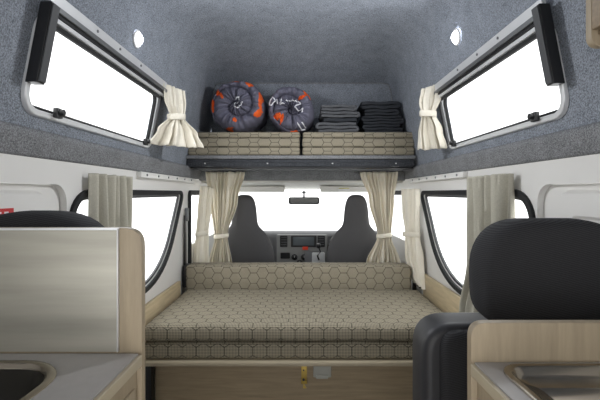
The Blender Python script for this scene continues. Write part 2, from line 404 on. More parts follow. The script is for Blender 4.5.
# windscreen
ws = MB(); ws.grid([[(x, y-.05*(x/.8)**2, z) for x in [k*.1-.8 for k in range(17)]] for y, z in ((3.92, 1.18), (4.15, .76))])
o = ws.build('window_5', GLASS); o['kind'] = 'structure'; sm = o.modifiers.new('s', 'SOLIDIFY'); sm.thickness = .005
for sd in (-1, 1):
    m = MB(); m.tube([(sd*.795, 3.84, 1.22), (sd*.80, 4.08, .74)], .03, 10); m.build('trim_'+('7' if sd < 0 else '8'), HEAD)['kind'] = 'structure'
MB().box(-.82, .82, 4.06, 4.2, 0, .76, .01).build('wall_cab_front', DASH)['kind'] = 'structure'
# sun visors
for sd, (a, b) in ((-1, (238, 285)), (1, (320, 368))):
    x0, x1 = (a-CX)/F*3.72, (b-CX)/F*3.72
    e = empty('sun_visor', ((x0+x1)/2, 3.72, 1.17), 'pale grey sun visor %s the rear-view mirror' % ('left of' if sd < 0 else 'right of, with a small label,'), 'sun visor')
    h = (x1-x0)/2
    fn = lambda u, v, w: (u, w+.02*0+v*.9, .045+v*.35)
    MB().plate(rounded([(-h, -.07), (h, -.07), (h, .07), (-h, .07)], [.02]*4), [], .014, lambda u, v, w: (u, v+0.02, .028+v*-.02+w), .004).build('visor_panel', HEAD, e)
    MB().plate(rounded([(-h, 0), (h, 0), (h, .058), (-h, .058)], [.015]*4), [], .014, lambda u, v, w: (u, -.055+w, -.012+v*.9), .004).build('visor_flap', HEAD, e)
    if sd > 0:
        MB().box(-.058, .045, -.0615, -.0555, -.004, .030).build('warning_label', WHITE2, e)
        MB().box(-.056, .043, -.0620, -.0610, .018, .026).build('label_stripe', YEL, e)
# mirror
e = empty('rear_view_mirror', (0.02, 3.75, 1.07), 'rear-view mirror hanging from the middle of the windscreen top', 'mirror')
c = PX(304, 200.5, 3.75); e.location = c; e.rotation_euler.x = R(-11)
MB().plate(rrect(-.145, .145, -.034, .034, .02), [], .03, lambda u, v, w: (u, w, v), .006).build('mirror_housing', BLK, e)
MB().plate(rrect(-.13, .13, -.026, .026, .016), [], .003, lambda u, v, w: (u, w-.003, v)).build('mirror_glass', MIRR, e)
MB().tube([(0, .02, .02), (0, .05, .05), (0, .06, .10)], .010).lathe([(.022, 0), (.018, .012), (.010, .016)], 16, Matrix.Translation((0, .06, .095)) @ Matrix.Rotation(math.pi, 4, 'X')).build('mirror_stem', BLK, e)
# dashboard
e = empty('dashboard', (0, 3.62, .5), 'dark grey dashboard below the windscreen, seen between the front seats', 'dashboard')
dp = rounded([(0, -.28), (0, .10), (.05, .255), (.12, .29), (.42, .25), (.42, -.48), (.1, -.48)], [.02, .05, .03, .04, .01, .01, .01], 5)
MB().plate(dp, [], 1.56, lambda u, v, w: (w-.78, u, v)).build('dash_body', DASH, e)
def onD(px, py, Y=3.61): return PX(px, py, Y)-Vector((0, 3.62, .5))
def dpanel(name, x0, x1, y0, y1, m, dep=.012, parent=e, Y=3.615, r=.008):
    a, b = onD(x0, y1, Y), onD(x1, y0, Y)
    return MB().plate(rrect(a.x, b.x, a.z, b.z, r), [], dep, lambda u, v, w: (u, a.y-dep+w+.004, v), .002).build(name, m, parent)
cs = dpanel('centre_console', 277, 327, 234.5, 265, DASHL, .04, Y=3.60)
dpanel('radio_surround', 291, 316.5, 235.5, 247, BLK, .012, Y=3.565)
dpanel('radio_screen', 293, 314, 237, 245.5, SCREEN, .008, Y=3.555, r=.004)
for a in ((280, 287.5), (317.5, 325)):
    v = dpanel('air_vent', a[0], a[1], 235.5, 247, BLK, .012, Y=3.565)
    for k in range(4):
        p = onD(a[0]+1, 237.5+k*2.4, 3.55); q = onD(a[1]-1, 237.5+k*2.4, 3.55)
        MB().box(p.x, q.x, p.y-.004, p.y+.006, p.z-.002, p.z+.002).build('vent_slat', BLK2, v)
dpanel('hazard_button', 302.5, 308, 246.8, 249.8, REDB, .012, Y=3.555, r=.003)
dpanel('ashtray', 280.5, 290, 252.5, 258.5, BLK, .012, Y=3.565)
for (px, py) in ((294.5, 257), (304, 257), (299.5, 262.5)):
    p = onD(px, py, 3.56)
    k = MB().lathe([(.026, 0), (.026, .010), (.018, .012), (.016, .028), (0, .030)], 24, Matrix.Translation(p) @ Matrix.Rotation(R(90), 4, 'X')).build('heater_knob', BLK, e)
    MB().box(p.x-.002, p.x+.002, p.y-.034, p.y-.028, p.z, p.z+.015).build('knob_mark', WHITE2, k)
# gear selector
p = PX(318.5, 262, 3.42)
e = empty('gear_selector', (p.x, 3.42, p.z), 'gear lever with black knob on a silver gate plate', 'gear lever')
a, b = PX(312, 270, 3.44)-p, PX(325, 252.5, 3.44)-p
MB().plate(rrect(a.x, b.x, a.z, b.z, .01), [], .008, lambda u, v, w: (u, .02+w, v), .002).build('gate_plate', ALU, e)
pp = [PX(319, 260, 3.43)-p, PX(317.5, 256, 3.42)-p, PX(320.5, 252, 3.41)-p, PX(318.5, 246, 3.38)-p]
MB().tube([(pp[0].x, .015, pp[0].z), (pp[1].x, .010, pp[1].z), (pp[2].x, .008, pp[2].z)], .007, 8).build('gate_slot', BLK, e)
MB().tube([(pp[2].x, .012, pp[2].z), pp[3]], .006, 8).build('lever_shaft', BLK, e)
MB().lathe([(.008, -.02), (.018, -.012), (.022, .004), (.018, .018), (0, .024)], 20, Matrix.Translation(pp[3])).build('lever_knob', BLK, e)
# the pedestal the selector grows out of
MB().box(p.x-.12, p.x+.055, 3.445, 3.535, 0, p.z+.08, .02).build('console_pedestal', DASH, e, local=(p.x, 3.42, p.z))
# steering wheel
c = PX(349.5, 251, 3.50)
e = empty('steering_wheel', c, 'black steering wheel mostly hidden behind the right front seat', 'steering wheel'); e.rotation_euler.x = R(-38)
n = 40; MB().tube([(.185*math.cos(k*2*math.pi/n), 0, .185*math.sin(k*2*math.pi/n)) for k in range(n)], .014, 10, closed=True).build('rim', BLK, e)
MB().lathe([(0, -.03), (.06, -.02), (.065, .01), (.04, .03)], 24, Matrix.Rotation(R(90), 4, 'X')).build('hub', BLK, e)
for a in (0, 180, 250, 290): MB().tube([(.05*math.cos(R(a)), 0, .05*math.sin(R(a))), (.18*math.cos(R(a)), 0, .18*math.sin(R(a)))], .012, 8).build('spoke', BLK, e)
MB().tube([(0, .04, 0), (0, .17, 0.02)], .03, 12).build('column', BLK, e)

# seats ---------------------------------------------------------------
def loft(sections, n=28, pw=2.6):
    """superellipse sections (cx, cy, z, halfwidth, halfdepth) lofted upward"""
    m = MB(); rings = []
    for cx, cy, z, hw, hd_ in sections:
        ring = []
        for k in range(n):
            a = 2*math.pi*k/n; c_, s_ = math.cos(a), math.sin(a)
            ring.append(m.bm.verts.new((cx+hw*math.copysign(abs(c_)**(2/pw), c_), cy+hd_*math.copysign(abs(s_)**(2/pw), s_), z)))
        rings.append(ring)
    for A, B in zip(rings, rings[1:]):
        for k in range(n): m.bm.faces.new((A[k], A[(k+1) % n], B[(k+1) % n], B[k]))
    m.bm.faces.new(rings[0][::-1]); m.bm.faces.new(rings[-1])
    return m
for sd, cx, lb in ((-1, -.455, 'left'), (1, .43, 'right')):
    e = empty('front_seat', (cx, 3.2, 0), 'dark grey bucket seat at the %s of the cab with a moulded headrest' % lb, 'seat')
    Yb = -.08
    sec = [(0, .02, .42, .21, .07), (0, .01, .50, .238, .075), (0, 0, .64, .240, .075), (0, -.01, .72, .222, .07), (0, -.015, .77, .202, .066), (0, -.018, .815, .178, .062), (0, -.02, .85, .150, .06),
           (0, -.022, .88, .118, .056), (0, -.024, .905, .104, .054), (0, -.026, .95, .100, .054), (0, -.028, 1.03, .094, .052), (0, -.03, 1.08, .084, .048), (0, -.03, 1.115, .068, .042), (0, -.03, 1.132, .048, .03), (0, -.03, 1.138, .02, .01)]
    s = loft(sec, 32, 2.5).build('backrest', CABSEAT, e); s.location = (0, 0, 0); md = s.modifiers.new('s', 'SUBSURF'); md.levels = md.render_levels = 1
    MB().box(-.24, .24, -.02, .36, .26, .42, .05, 4).build('seat_cushion', CABSEAT, e)
    MB().box(-.22, .22, 0, .34, 0, .26, .01).build('seat_base', BLK2, e)
def rear_seat(cx, top, label, yy0, bw, hw, hx, hr, cu):
    e = empty('travel_seat', (cx, yy0, 0), label, 'seat')
    y = 0
    # shaped back with shoulders
    def slab(hw, hd_, z0, z1, yy, r, m, name, p, bev=.03):
        return MB().plate(rounded([(-hw, z0), (hw, z0), (hw, z1), (-hw, z1)], [.02, .02, r, r], 8), [], hd_*2, lambda u, v, w: (u, yy-hd_+w+(.0 if v < .5 else 0), v), bev).build(name, m, p)
    slab(bw, .062, .36, .815, .02, .085, SEATV, 'backrest', e, .024)
    slab(bw-.04, .045, .38, .802, -.022, .05, SEATF, 'back_panel', e, .018)
    # headrest
    hz0, hz1 = top-.255, top
    ol = rounded([(-hw, hz0), (hw, hz0), (hw+.005, hz1), (-hw-.005, hz1)], [.085, .085, hr, hr], 10)
    hb = MB(); rows_ = []
    cc = Vector((0, (hz0+hz1)/2))
    for w_, d in ((-.062, -.04), (-.060, -.02), (-.052, -.008), (-.036, 0), (0, .002), (.036, 0), (.052, -.012), (.058, -.04)):
        g = grow(ol, d); rows_.append([(p[0]+hx, -.05+w_, p[1]+.012*(1-(p[0]/hw)**2)*(1 if p[1] > cc.y else 0)) for p in g+[g[0]]])
    hb.grid(rows_)
    for rr, yy in ((rows_[0], 0), (rows_[-1], 0)):
        ctr = hb.bm.verts.new((hx, rr[0][1]+(-.006 if rr is rows_[0] else .004), cc.y)); vv = [hb.bm.verts.new(p) for p in rr[:-1]]
        for k in range(len(vv)): hb.bm.faces.new((vv[k], vv[(k+1) % len(vv)], ctr))
    bmesh.ops.remove_doubles(hb.bm, verts=hb.bm.verts[:], dist=1e-5)
    h = hb.build('headrest', SEATF, e, angle=60)
    for sx in (-.07, .07): MB().tube([(sx+hx, -.03, hz0+.03), (sx+hx, 0, .78)], .007, 8).build('headrest_post', ALU, e)
    MB().box(cu[0], cu[1], .04, .36, .34, .44, .04, 4).build('seat_cushion', SEATF, e)
    MB().box(cu[0]+.03, cu[1]-.03, .02, .34, .0, .35, .01).build('seat_base', BLK2, e)
    return e
rear_seat(.545, 1.074, 'black cloth seat with a large headrest behind the right wooden worktop panel', 1.06, .235, .178, .072, .125, (-.14, .23))
rear_seat(-.575, 1.098, 'black seat whose curved headrest top peeps over the left steel splashback', .93, .185, .155, 0, .14, (-.17, .05))

# ================================================================ BED
bed = empty('bed_base', (0, 2.2, 0), 'wooden bed box under the hexagon-patterned mattresses', 'bed')
L0 = Vector((0, 2.2, 0))
MB().box(-.76, .785, 1.875, 2.78, .335, .357, .005).build('bed_board', EDGE, bed, local=L0)
MB().box(-.715, .74, 1.95, 1.968, 0, .335).build('front_panel', WALNUT, bed, local=L0)
MB().box(-.715, -.70, 1.968, 2.75, 0, .335).build('side_panel', WALNUT, bed, local=L0)
MB().box(.725, .74, 1.968, 2.75, 0, .335).build('side_panel', WALNUT, bed, local=L0)
MB().box(-.745, -.717, 1.90, 1.94, 0, .335, .003).build('leg', BLK, bed, local=L0)
# brass fold-down catch and pale plastic latch
a, b = PX(301.2, 383.5, 1.945), PX(307, 367, 1.945)
h = MB().box(a.x, b.x, 1.940, 1.9495, a.z, b.z+.012, .001).build('hinge_plate', BRASS, bed, local=L0)
MB().lathe([(0, .001), (.006, 0), (.0065, -.004)], 12, Matrix.Translation(PX(303.6, 379.5, 1.938)) @ Matrix.Rotation(R(-90), 4, 'X')).build('screw', BLK2, h, local=L0)
MB().lathe([(0, .001), (.003, 0), (.004, -.004)], 12, Matrix.Translation(PX(303.6, 370, 1.938)) @ Matrix.Rotation(R(-90), 4, 'X')).build('screw', BLK2, h, local=L0)
MB().plate([(PX(303.3, 383, 1.94).x, PX(0, 383, 1.94).z), (PX(306.7, 388.5, 1.94).x, PX(0, 388.5, 1.94).z), (PX(303, 388.5, 1.94).x, PX(0, 388.5, 1.94).z)], [], .005, lambda u, v, w: (u, 1.941+w, v)).build('hinge_tongue', BRASS, h, local=L0)
a, b = PX(313.2, 376.5, 1.94), PX(331, 366, 1.94)
h = MB().box(a.x, b.x, 1.925, 1.9495, a.z, .335, .005).build('push_latch', LATCH, bed, local=L0)
h['label'] = 'pale plastic latch'
MB().box(PX(316, 0, 1.93).x, PX(328, 0, 1.93).x, 1.919, 1.940, PX(0, 378.2, 1.93).z, PX(0, 374.5, 1.93).z, .004).build('latch_button', LATCH, h, local=L0)

def puff_box(x0, x1, y0, y1, z0, z1, r, name, m, label=None, cat=None, group=None, puff=.006, nx=40, ny=20, seed=0, wob=.003, parent=None):
    """soft cushion: rounded box with swollen faces, origin at its base centre"""
    bm = bmesh.new(); bmesh.ops.create_cube(bm, size=1)
    for v in bm.verts: v.co = ((x1-x0)*v.co.x, (y1-y0)*v.co.y, (z1-z0)*v.co.z)
    bmesh.ops.bevel(bm, geom=bm.edges[:], offset=r, segments=4, affect='EDGES', profile=.5)
    hx, hy, hz = (x1-x0)/2, (y1-y0)/2, (z1-z0)/2
    for ax, nn, hh in ((0, nx, hx), (1, ny, hy)):
        for k in range(1, nn):
            pos = -hh+r+(2*hh-2*r)*k/nn; no = [0, 0, 0]; no[ax] = 1; pc = [0, 0, 0]; pc[ax] = pos
            bmesh.ops.bisect_plane(bm, geom=bm.verts[:]+bm.edges[:]+bm.faces[:], plane_co=pc, plane_no=no)
    for v in bm.verts:
        x, y, z = v.co; fx, fy = 1-(x/hx)**2, 1-(y/hy)**2
        v.co.z += math.copysign(1, z)*puff*(max(0, fx*fy)**.35) if z > 0 else 0
        nv = noise.noise_vector(Vector((x*6+seed*7, y*6, z*20)))
        v.co += Vector((nv.x*wob*.5, nv.y*wob, nv.z*wob if z > 0 else nv.z*wob*.2))
    m_ = MB(); m_.merge(bm); o = m_.build(name, m, parent, angle=80)
    o.location = ((x0+x1)/2, (y0+y1)/2, (z0+z1)/2)
    if label: setp(o, label, cat, group)
    return o
puff_box(-.755, .757, 1.895, 2.60, .359, .439, .020, 'mattress', HEXV, 'lower hexagon-patterned khaki mattress, resting directly on the bed board', 'mattress', puff=.003, seed=2)
puff_box(-.758, .760, 1.885, 2.612, .445, .520, .026, 'mattress', HEXV, 'upper hexagon-patterned khaki mattress, whole top surface in view', 'mattress', puff=.009, seed=1)
puff_box(-.765, .72, 2.618, 2.76, .445, .672, .022, 'bolster_cushion', HEXH, 'long hexagon-patterned bolster standing along the far edge of the bed', 'cushion', puff=.004, seed=3)
# timber side boards
for sd, z1, y0 in ((-1, .588, 1.80), (1, .635, 1.80)):
    o = MB().box(min(sd*.775, sd*.795), max(sd*.775, sd*.795), y0, 2.56, .37, z1, .003).build('side_board', OAKY)
    setp(o, 'pale timber board between the mattress and the %s wall' % ('left' if sd < 0 else 'right'), 'board')
# black belt anchors at the left pillar
e = empty('seat_belt', (-.775, 2.70, .6), 'black seat belt reel cover at the left door pillar by the bolster', 'seat belt')
MB().box(-.02, .012, -.05, .05, -.08, .07, .012).build('reel_cover', BLK, e)
MB().box(-.016, -.010, -.024, .024, .06, .40, .001).build('webbing', BLK, e)
MB().box(-.016, .010, -.012, .012, .36, .45, .006).build('belt_guide', ALUD, e)
o = MB().box(.770, .796, 2.63, 2.77, .52, .60, .012).build('belt_cover', BLK); setp(o, 'small black belt cover low on the right door pillar', 'seat belt')

# ================================================================ OVER-CAB SHELF
sh = empty('overcab_shelf', (0, 2.95, 1.34), 'dark carpeted shelf across the van above the front seats', 'shelf')
S0 = Vector((0, 2.95, 1.34))
MB().box(-.80, .775, 2.72, 3.25, 1.383, 1.406, .003).build('shelf_board', FELTD, sh, local=S0)
MB().box(-.79, .77, 2.735, 2.76, 1.332, 1.382, .004).build('front_rail', FELT2, sh, local=S0)
MB().tube([(-.78, 2.734, 1.361), (.765, 2.734, 1.361)], .006, 8).build('rail_edging', FELT2, sh, local=S0)
MB().box(-.765, .76, 2.742, 3.15, 1.320, 1.331, .001).build('gap_shade_strip', BLK, sh, local=S0)  # solid black strip painting in the dark of the gap below the rail
MB().box(-.79, .79, 3.062, 3.085, 1.245, 1.331, .006).build('lower_rail', FELTD, sh, local=S0)
MB().box(-.76, .755, 2.80, 2.83, 1.311, 1.3175, .002).build('edge_strip', ALUD, sh, local=S0)
for px in (205, 267.5, 332.5, 396):
    p = PX(px, 163.3, 2.735)
    MB().lathe([(0, -.004), (.005, -.003), (.006, .001)], 12, Matrix.Translation((p.x, 2.735, p.z)) @ Matrix.Rotation(R(-90), 4, 'X')).build('screw', ALU, sh, local=S0)
def shelf_cushions():
    for sx, (x0, x1) in (('left', (-.782, -.012)), ('right', (.006, .775))):
        z = 1.408
        for k, (h, nm) in enumerate(((.058, 'bottom'), (.064, 'middle'), (.042, 'top'))):
            dx = random.uniform(-.004, .004)
            puff_box(x0+dx, x1+dx, 2.735+.006*k, 3.16, z, z+h-.002, .014, 'folded_mattress', HEXS,
                     'thin hexagon-patterned pad, %s of three stacked on the %s half of the high shelf' % (nm, sx), 'cushion', 'hexagon-patterned pads stacked on the high shelf', puff=.0, nx=20, ny=6, seed=k+(5 if sx == 'left' else 9), wob=.002)
            z += h
    return z
ztop = shelf_cushions()

# ---------------------------------------------------------------- duvet rolls
def duvet(cx, cz, rad, cy, L, label, phase, turns, patches, seed, tail):
    e = empty('rolled_duvet', (cx, cy, cz-rad), label, 'duvet')
    NR, NT = 70, 220; m = MB(); bm = m.bm
    def surf(r, th):
        """r 0..1 on the end face -> forward bulge and radial offset"""
        # spiral seam index
        s = (r*turns-(th-phase)/(2*math.pi)) % 1.0
        groove = min(s, 1-s)*2           # 0 on the seam, 1 mid layer
        prof_ = math.sqrt(max(0, 1-(1-groove)**2))
        pinch = math.sin(th*11+seed+math.sin(th*3+seed)*1.4)*.17+math.sin(th*23+seed*2)*.10+noise.noise(Vector((math.cos(th)*3, math.sin(th)*3, r*5+seed)))*.12
        edge = math.sqrt(max(0, 1-max(0, (r-.72)/.28)**2))
        core = -.35*math.exp(-(r/.16)**2)
        return .085*(prof_*(.8+pinch))*edge+.05*edge+.045*core
    faces_or = []
    def outer(th, y):
        return rad*(1+.035*math.sin(th*2+seed)+.02*math.sin(th*5+seed*3)+.018*noise.noise(Vector((math.cos(th)*2.5, math.sin(th)*2.5, y*9+seed))))
    rings = []
    for i in range(NR+1):
        r = i/NR; ring = []
        for k in range(NT):
            th = 2*math.pi*k/NT; rr = outer(th, 0)*r
            ring.append((rr*math.cos(th), -surf(r, th), rad+rr*math.sin(th)))
        rings.append(ring)
    for j in range(1, 13):
        y = L*j/12; ring = []
        q = .93 if j == 12 else 1.0
        for k in range(NT):
            th = 2*math.pi*k/NT; rr = outer(th, y)*q*(1+.012*math.sin(th*30+seed+y*20))
            ring.append((rr*math.cos(th), y, rad+rr*math.sin(th)))
        rings.append(ring)
    vs_ = [[bm.verts.new(p) for p in ring] for ring in rings]
    for i in range(len(vs_)-1):
        for k in range(NT):
            A = (vs_[i][k], vs_[i][(k+1) % NT], vs_[i+1][(k+1) % NT], vs_[i+1][k])
            if i == 0: f_ = bm.faces.new((vs_[1][k], vs_[1][(k+1) % NT], vs_[0][k])) if k < NT else None
            else: f_ = bm.faces.new(A)
            c_ = rings[i][k]; u, v = c_[0]/rad, (c_[2]-rad)/rad
            nn = .05*noise.noise(Vector((u*6, v*6, seed)))+.035*noise.noise(Vector((u*17, v*17, seed)))
            for (pu, pv, ru, rv, ang) in patches:
                du, dv = u-pu, v-pv; a = math.cos(ang)*du+math.sin(ang)*dv; b_ = -math.sin(ang)*du+math.cos(ang)*dv
                if i < NR+4 and math.sqrt((a/ru)**2+(b_/rv)**2)+nn*8 < 1: f_.material_index = 1
    bm.faces.new(vs_[-1])
    bmesh.ops.remove_doubles(bm, verts=bm.verts[:], dist=1e-6)
    o = m.build('duvet_roll', DUVET, e, angle=80); o.data.materials.append(ORANGE)
    def scribble(strokes, th_=.006):
        for st in strokes:
            s = MB()
            pts = []
            for i in range(len(st)-1):
                for q in range(6):
                    t = q/6; u = st[i][0]*(1-t)+st[i+1][0]*t; v = st[i][1]*(1-t)+st[i+1][1]*t; pts.append((u, v))
            pts.append(st[-1]); P = []
            for u, v in pts:
                r = min(math.hypot(u, v), .97); th = math.atan2(v, u) % (2*math.pi)
                P.append((u*rad, -surf(r, th)-.002, rad+v*rad))
            s.tube(P, th_, 6); s.build('printed_stroke', PRINTW, e)
    return e, scribble
d1 = PX(238, 106.5, 2.84)
e, scr = duvet(d1.x, ztop+.191, .184, 2.86, .27, 'larger rolled slate duvet with orange print, at the left of the shelf', .6, 1.6,
    [(-.95, .1, .10, .30, .1), (-.75, .55, .08, .2, .5), (-.1, .95, .30, .09, 0), (.45, .85, .10, .28, .7), (.90, .15, .07, .35, 0), (.8, -.35, .09, .2, -.6), (-.35, -.92, .22, .09, .1), (-.55, .35, .05, .18, .5), (-.05, -.60, .06, .10, .4)], 1.0, 1)
scr([[(-.02, .20), (.12, .26), (.10, .12), (-.02, .06), (-.06, -.10)], [(-.06, -.10), (.08, -.16), (.22, -.02), (.24, .08)]], .0045)
d2 = PX(291.5, 107, 2.84)
e, scr = duvet(d2.x, ztop+.169, .163, 2.87, .26, 'smaller rolled slate duvet with white script, next to the folded blankets', 2.4, 1.5,
    [(.62, .68, .10, .26, .5), (.50, .45, .20, .07, .3), (.78, .45, .05, .16, .9), (-.60, -.35, .16, .14, .4), (-.42, -.50, .07, .20, -.4), (.1, -.98, .2, .07, 0)], 3.3, 0)
scr([[(-.95, .22), (-.80, .50), (-.68, .30), (-.86, .12), (-.97, .20)], [(-.62, .38), (-.58, .16)], [(-.40, .42), (-.46, .12), (-.30, .16)], [(-.2, .26), (.1, .28), (.42, .20)], [(.42, .20), (.12, .02), (.30, -.12), (.50, -.02), (.46, -.20)],
     [(.25, -.66), (.45, -.88), (.60, -.86)], [(.45, -.62), (.62, -.80)]], .0048)
# ---------------------------------------------------------------- folded blankets
def blanket(cx, cy, z, wdt, h, layers, m, label, group, seed):
    rnd = random.Random(seed); t = h/layers; path = []
    # serpentine fold in the x-z plane
    hw = wdt/2
    for k in range(layers):
        zz = t*(k+.5); d = 1 if k % 2 == 0 else -1
        xs = [(-hw+t/2)+(wdt-t)*j/14 for j in range(15)]
        if d < 0: xs = xs[::-1]
        for x in xs: path.append((x+rnd.uniform(-.001, .001), zz+.0022*math.sin(x*40+k+seed)))
        if k < layers-1:
            for j in range(1, 6):
                a = -90+180*j/6; path.append((d*(hw-t/2)+d*t*.5*math.cos(R(a)), t*(k+1)+t/2*math.sin(R(a))))
    rib = []; th_ = t*.43; n = len(path)
    left, right = [], []
    for i in range(n):
        a, b_ = Vector(path[max(i-1, 0)]), Vector(path[min(i+1, n-1)]); tt = (b_-a).normalized(); nn = Vector((-tt.y, tt.x)); p = Vector(path[i])
        left.append(p+nn*th_); right.append(p-nn*th_)
    loop = left+[Vector(path[-1])+(Vector(path[-1])-Vector(path[-2])).normalized()*th_*.8]+right[::-1]+[Vector(path[0])-(Vector(path[1])-Vector(path[0])).normalized()*th_*.8]
    mm = MB(); ys = [-.13, -.127, -.12, -.06, 0, .06, .12, .13]
    rows_ = []
    for q, y in enumerate(ys):
        ins = .75 if q == 0 else (.93 if q == 1 else 1)
        row = []
        for i, p in enumerate(loop):
            j = min(i, n-1) if i < len(left) else max(0, n-1-(i-len(left)-1)) if i > len(left) else n-1
            c_ = Vector(path[min(j, n-1)]); pp_ = c_+(p-c_)*ins
            wv = noise.noise(Vector((pp_.x*14, y*14, pp_.y*30+seed)))
            row.append((pp_.x+wv*.004, y+wv*.006+rnd.uniform(-.001, .001), max(0, pp_.y+wv*.003)))
        rows_.append(row+[row[0]])
    mm.grid(rows_)
    for rr in (rows_[0], rows_[-1]):
        vv = [mm.bm.verts.new(p) for p in rr[:-1]]
        h_ = len(vv)//2
        L_, R_ = vv[:n], vv[n+1:2*n+1][::-1]
        for i in range(n-1): mm.bm.faces.new((L_[i], L_[i+1], R_[i+1], R_[i]))
    bmesh.ops.remove_doubles(mm.bm, verts=mm.bm.verts[:], dist=1e-5)
    o = mm.build('folded_blanket', m, None, angle=75); o.location = (cx, cy, z); o.rotation_euler.z = R(rnd.uniform(-3, 3))
    return setp(o, label, 'blanket', group)
z = ztop+.001
names = ['bottom', 'second from bottom', 'third from bottom', 'top']
c1 = PX(338, 0, 2.86).x
for k, (h, wd, dx, ly) in enumerate(((.072, .285, -.005, 3), (.030, .26, .012, 1), (.045, .275, .002, 2), (.046, .25, -.004, 2))):
    blanket(c1+dx, 2.92, z, wd, h, ly, BLANK if k != 1 else BLANKD, 'grey folded blanket, %s in the lower left-hand stack beside the duvet' % names[k], 'blankets in the lower stack', 3+k); z += h+.001
z = ztop+.001
c2 = PX(381, 0, 2.9).x
names = ['bottom', 'second from bottom', 'second from top', 'top']
for k, (h, wd, dx, ly) in enumerate(((.065, .27, .0, 3), (.060, .29, .005, 3), (.045, .25, -.01, 2), (.055, .28, -.02, 2))):
    blanket(c2+dx, 2.96, z, wd, h, ly, BLANKD, 'near-black folded blanket, %s in the taller right-hand stack' % names[k], 'blankets in the taller stack', 13+k); z += h+.001

# ================================================================ CURTAINS
def curtain(name, rows_, folds, m, label, group=None, tie=None, seed=0, sway=0):
    """rows_: list of (z, A(x,y), B(x,y), amp); cloth spans A..B at every height"""
    a, b = rows_[0][1], rows_[0][2]
    base = Vector(((a[0]+b[0])/2, (a[1]+b[1])/2, rows_[0][0]))
    e = empty(name, base, label, 'curtain', group)
    NS = folds*12; rnd = random.Random(seed); ph = [rnd.uniform(-.5, .5) for _ in range(folds+2)]
    def at(t):
        n = len(rows_)-1; f = t*n; i = min(int(f), n-1); u = f-i; u = u*u*(3-2*u)
        r0, r1 = rows_[i], rows_[i+1]; mixf = lambda p, q: p*(1-u)+q*u
        z0 = r0[0]*(1-(f-i))+r1[0]*(f-i)
        return z0, Vector((mixf(r0[1][0], r1[1][0]), mixf(r0[1][1], r1[1][1]))), Vector((mixf(r0[2][0], r1[2][0]), mixf(r0[2][1], r1[2][1]))), mixf(r0[3], r1[3])
    g = []
    NTt = 44
    for j in range(NTt+1):
        t = j/NTt; z_, A, B, amp = at(t); d = B-A; nrm = Vector((d.y, -d.x)).normalized()
        row = []
        for k in range(NS+1):
            s = k/NS; s2 = s+.35/folds*math.sin(2*math.pi*s*2+seed+t*1.5)*math.sin(math.pi*s)
            w_ = math.sin(2*math.pi*folds*s2+ph[int(s*folds)]*.0+seed)
            w_ = math.copysign(abs(w_)**.8, w_)*(.75+.35*math.sin(s*13+seed*2+t*2))
            p = A+d*s+nrm*(amp*w_)
            zz = z_+(.010*noise.noise(Vector((s*5, seed, 0))) if t > .97 else 0)+.004*noise.noise(Vector((s*9, t*7, seed)))
            row.append((p.x-base.x+sway*0, p.y-base.y, zz-base.z))
        g.append(row)
    mm = MB(); mm.grid(g); o = mm.build('curtain_cloth', m, e, angle=80)
    md = o.modifiers.new('s', 'SOLIDIFY'); md.thickness = .0025
    # heading tape
    hd_ = MB(); z_, A, B, amp = at(0); P = [Vector(p)+Vector((0, 0, -.008)) for p in g[0]]
    if tie is not None:
        z_, A, B, amp = at(tie); c_ = (A+B)/2; d = (B-A); hwid = d.length/2+.004; dd = d.normalized(); nn = Vector((dd.y, -dd.x)); hdp = amp*1.05+.006
        tb = MB(); rr = []
        for (dz, sc) in ((-.016, 1.02), (-.014, 1.08), (0, 1.10), (.014, 1.08), (.016, 1.02)):
            rr.append([(c_.x-base.x+dd.x*hwid*sc*math.cos(a_)+nn.x*hdp*sc*math.sin(a_), c_.y-base.y+dd.y*hwid*sc*math.cos(a_)+nn.y*hdp*sc*math.sin(a_), z_-base.z+dz+.006*math.cos(a_)) for a_ in [2*math.pi*q/28 for q in range(29)]])
        tb.grid(rr); tb.build('tie_band', m, e, angle=80)
    return e
def PQ(px, Y): return ((px-CX)/F*Y, Y)
Ym = 3.02
zt = EYE+21/F*Ym
# curtains between cab and living space
curtain('curtain', [(1.310, PQ(206, 3.02), PQ(245, 3.02), .020), (1.10, PQ(210, Ym), PQ(238, Ym), .028), (.825, PQ(215, Ym), PQ(227.5, Ym), .020), (.62, PQ(209, Ym), PQ(232, Ym), .03), (.42, PQ(206, Ym), PQ(236, Ym), .03)], 8, LINEN_LIT,
        'cream curtain tied back, hanging in front of the left front seat', tie=.5, seed=1)
curtain('curtain', [(1.310, PQ(360, 3.02), PQ(398, 3.02), .020), (1.10, PQ(369, Ym), PQ(394, Ym), .028), (.83, PQ(377.5, Ym), PQ(391, Ym), .020), (.62, PQ(366, Ym), PQ(400, Ym), .03), (.42, PQ(363, Ym), PQ(402, Ym), .03)], 8, LINEN_LIT,
        'cream curtain tied back, hanging in front of the right front seat', tie=.5, seed=2.2)
# curtains on the cab side windows
curtain('curtain', [(1.20, (-.745, 2.92), (-.665, 3.0), .012), (1.02, (-.75, 2.88), (-.68, 2.97), .014), (.86, (-.755, 2.86), (-.695, 2.95), .014), (.72, (-.765, 2.83), (-.69, 2.92), .018), (.50, (-.775, 2.82), (-.68, 2.9), .022)], 4, LINEN_LIT,
        'narrow cream curtain gathered beside the left door pillar', tie=.5, seed=3)
curtain('curtain', [(1.178, (.69, 2.82), (.765, 2.62), .012), (1.02, (.695, 2.82), (.765, 2.62), .014), (.87, (.712, 2.79), (.760, 2.61), .018), (.72, (.715, 2.80), (.765, 2.55), .026), (.60, (.735, 2.74), (.765, 2.52), .024), (.545, (.752, 2.72), (.765, 2.50), .016)], 4, LINEN_LIT,
        'narrow cream curtain gathered beside the right door pillar, reaching down onto the mattress', tie=.4, seed=4)
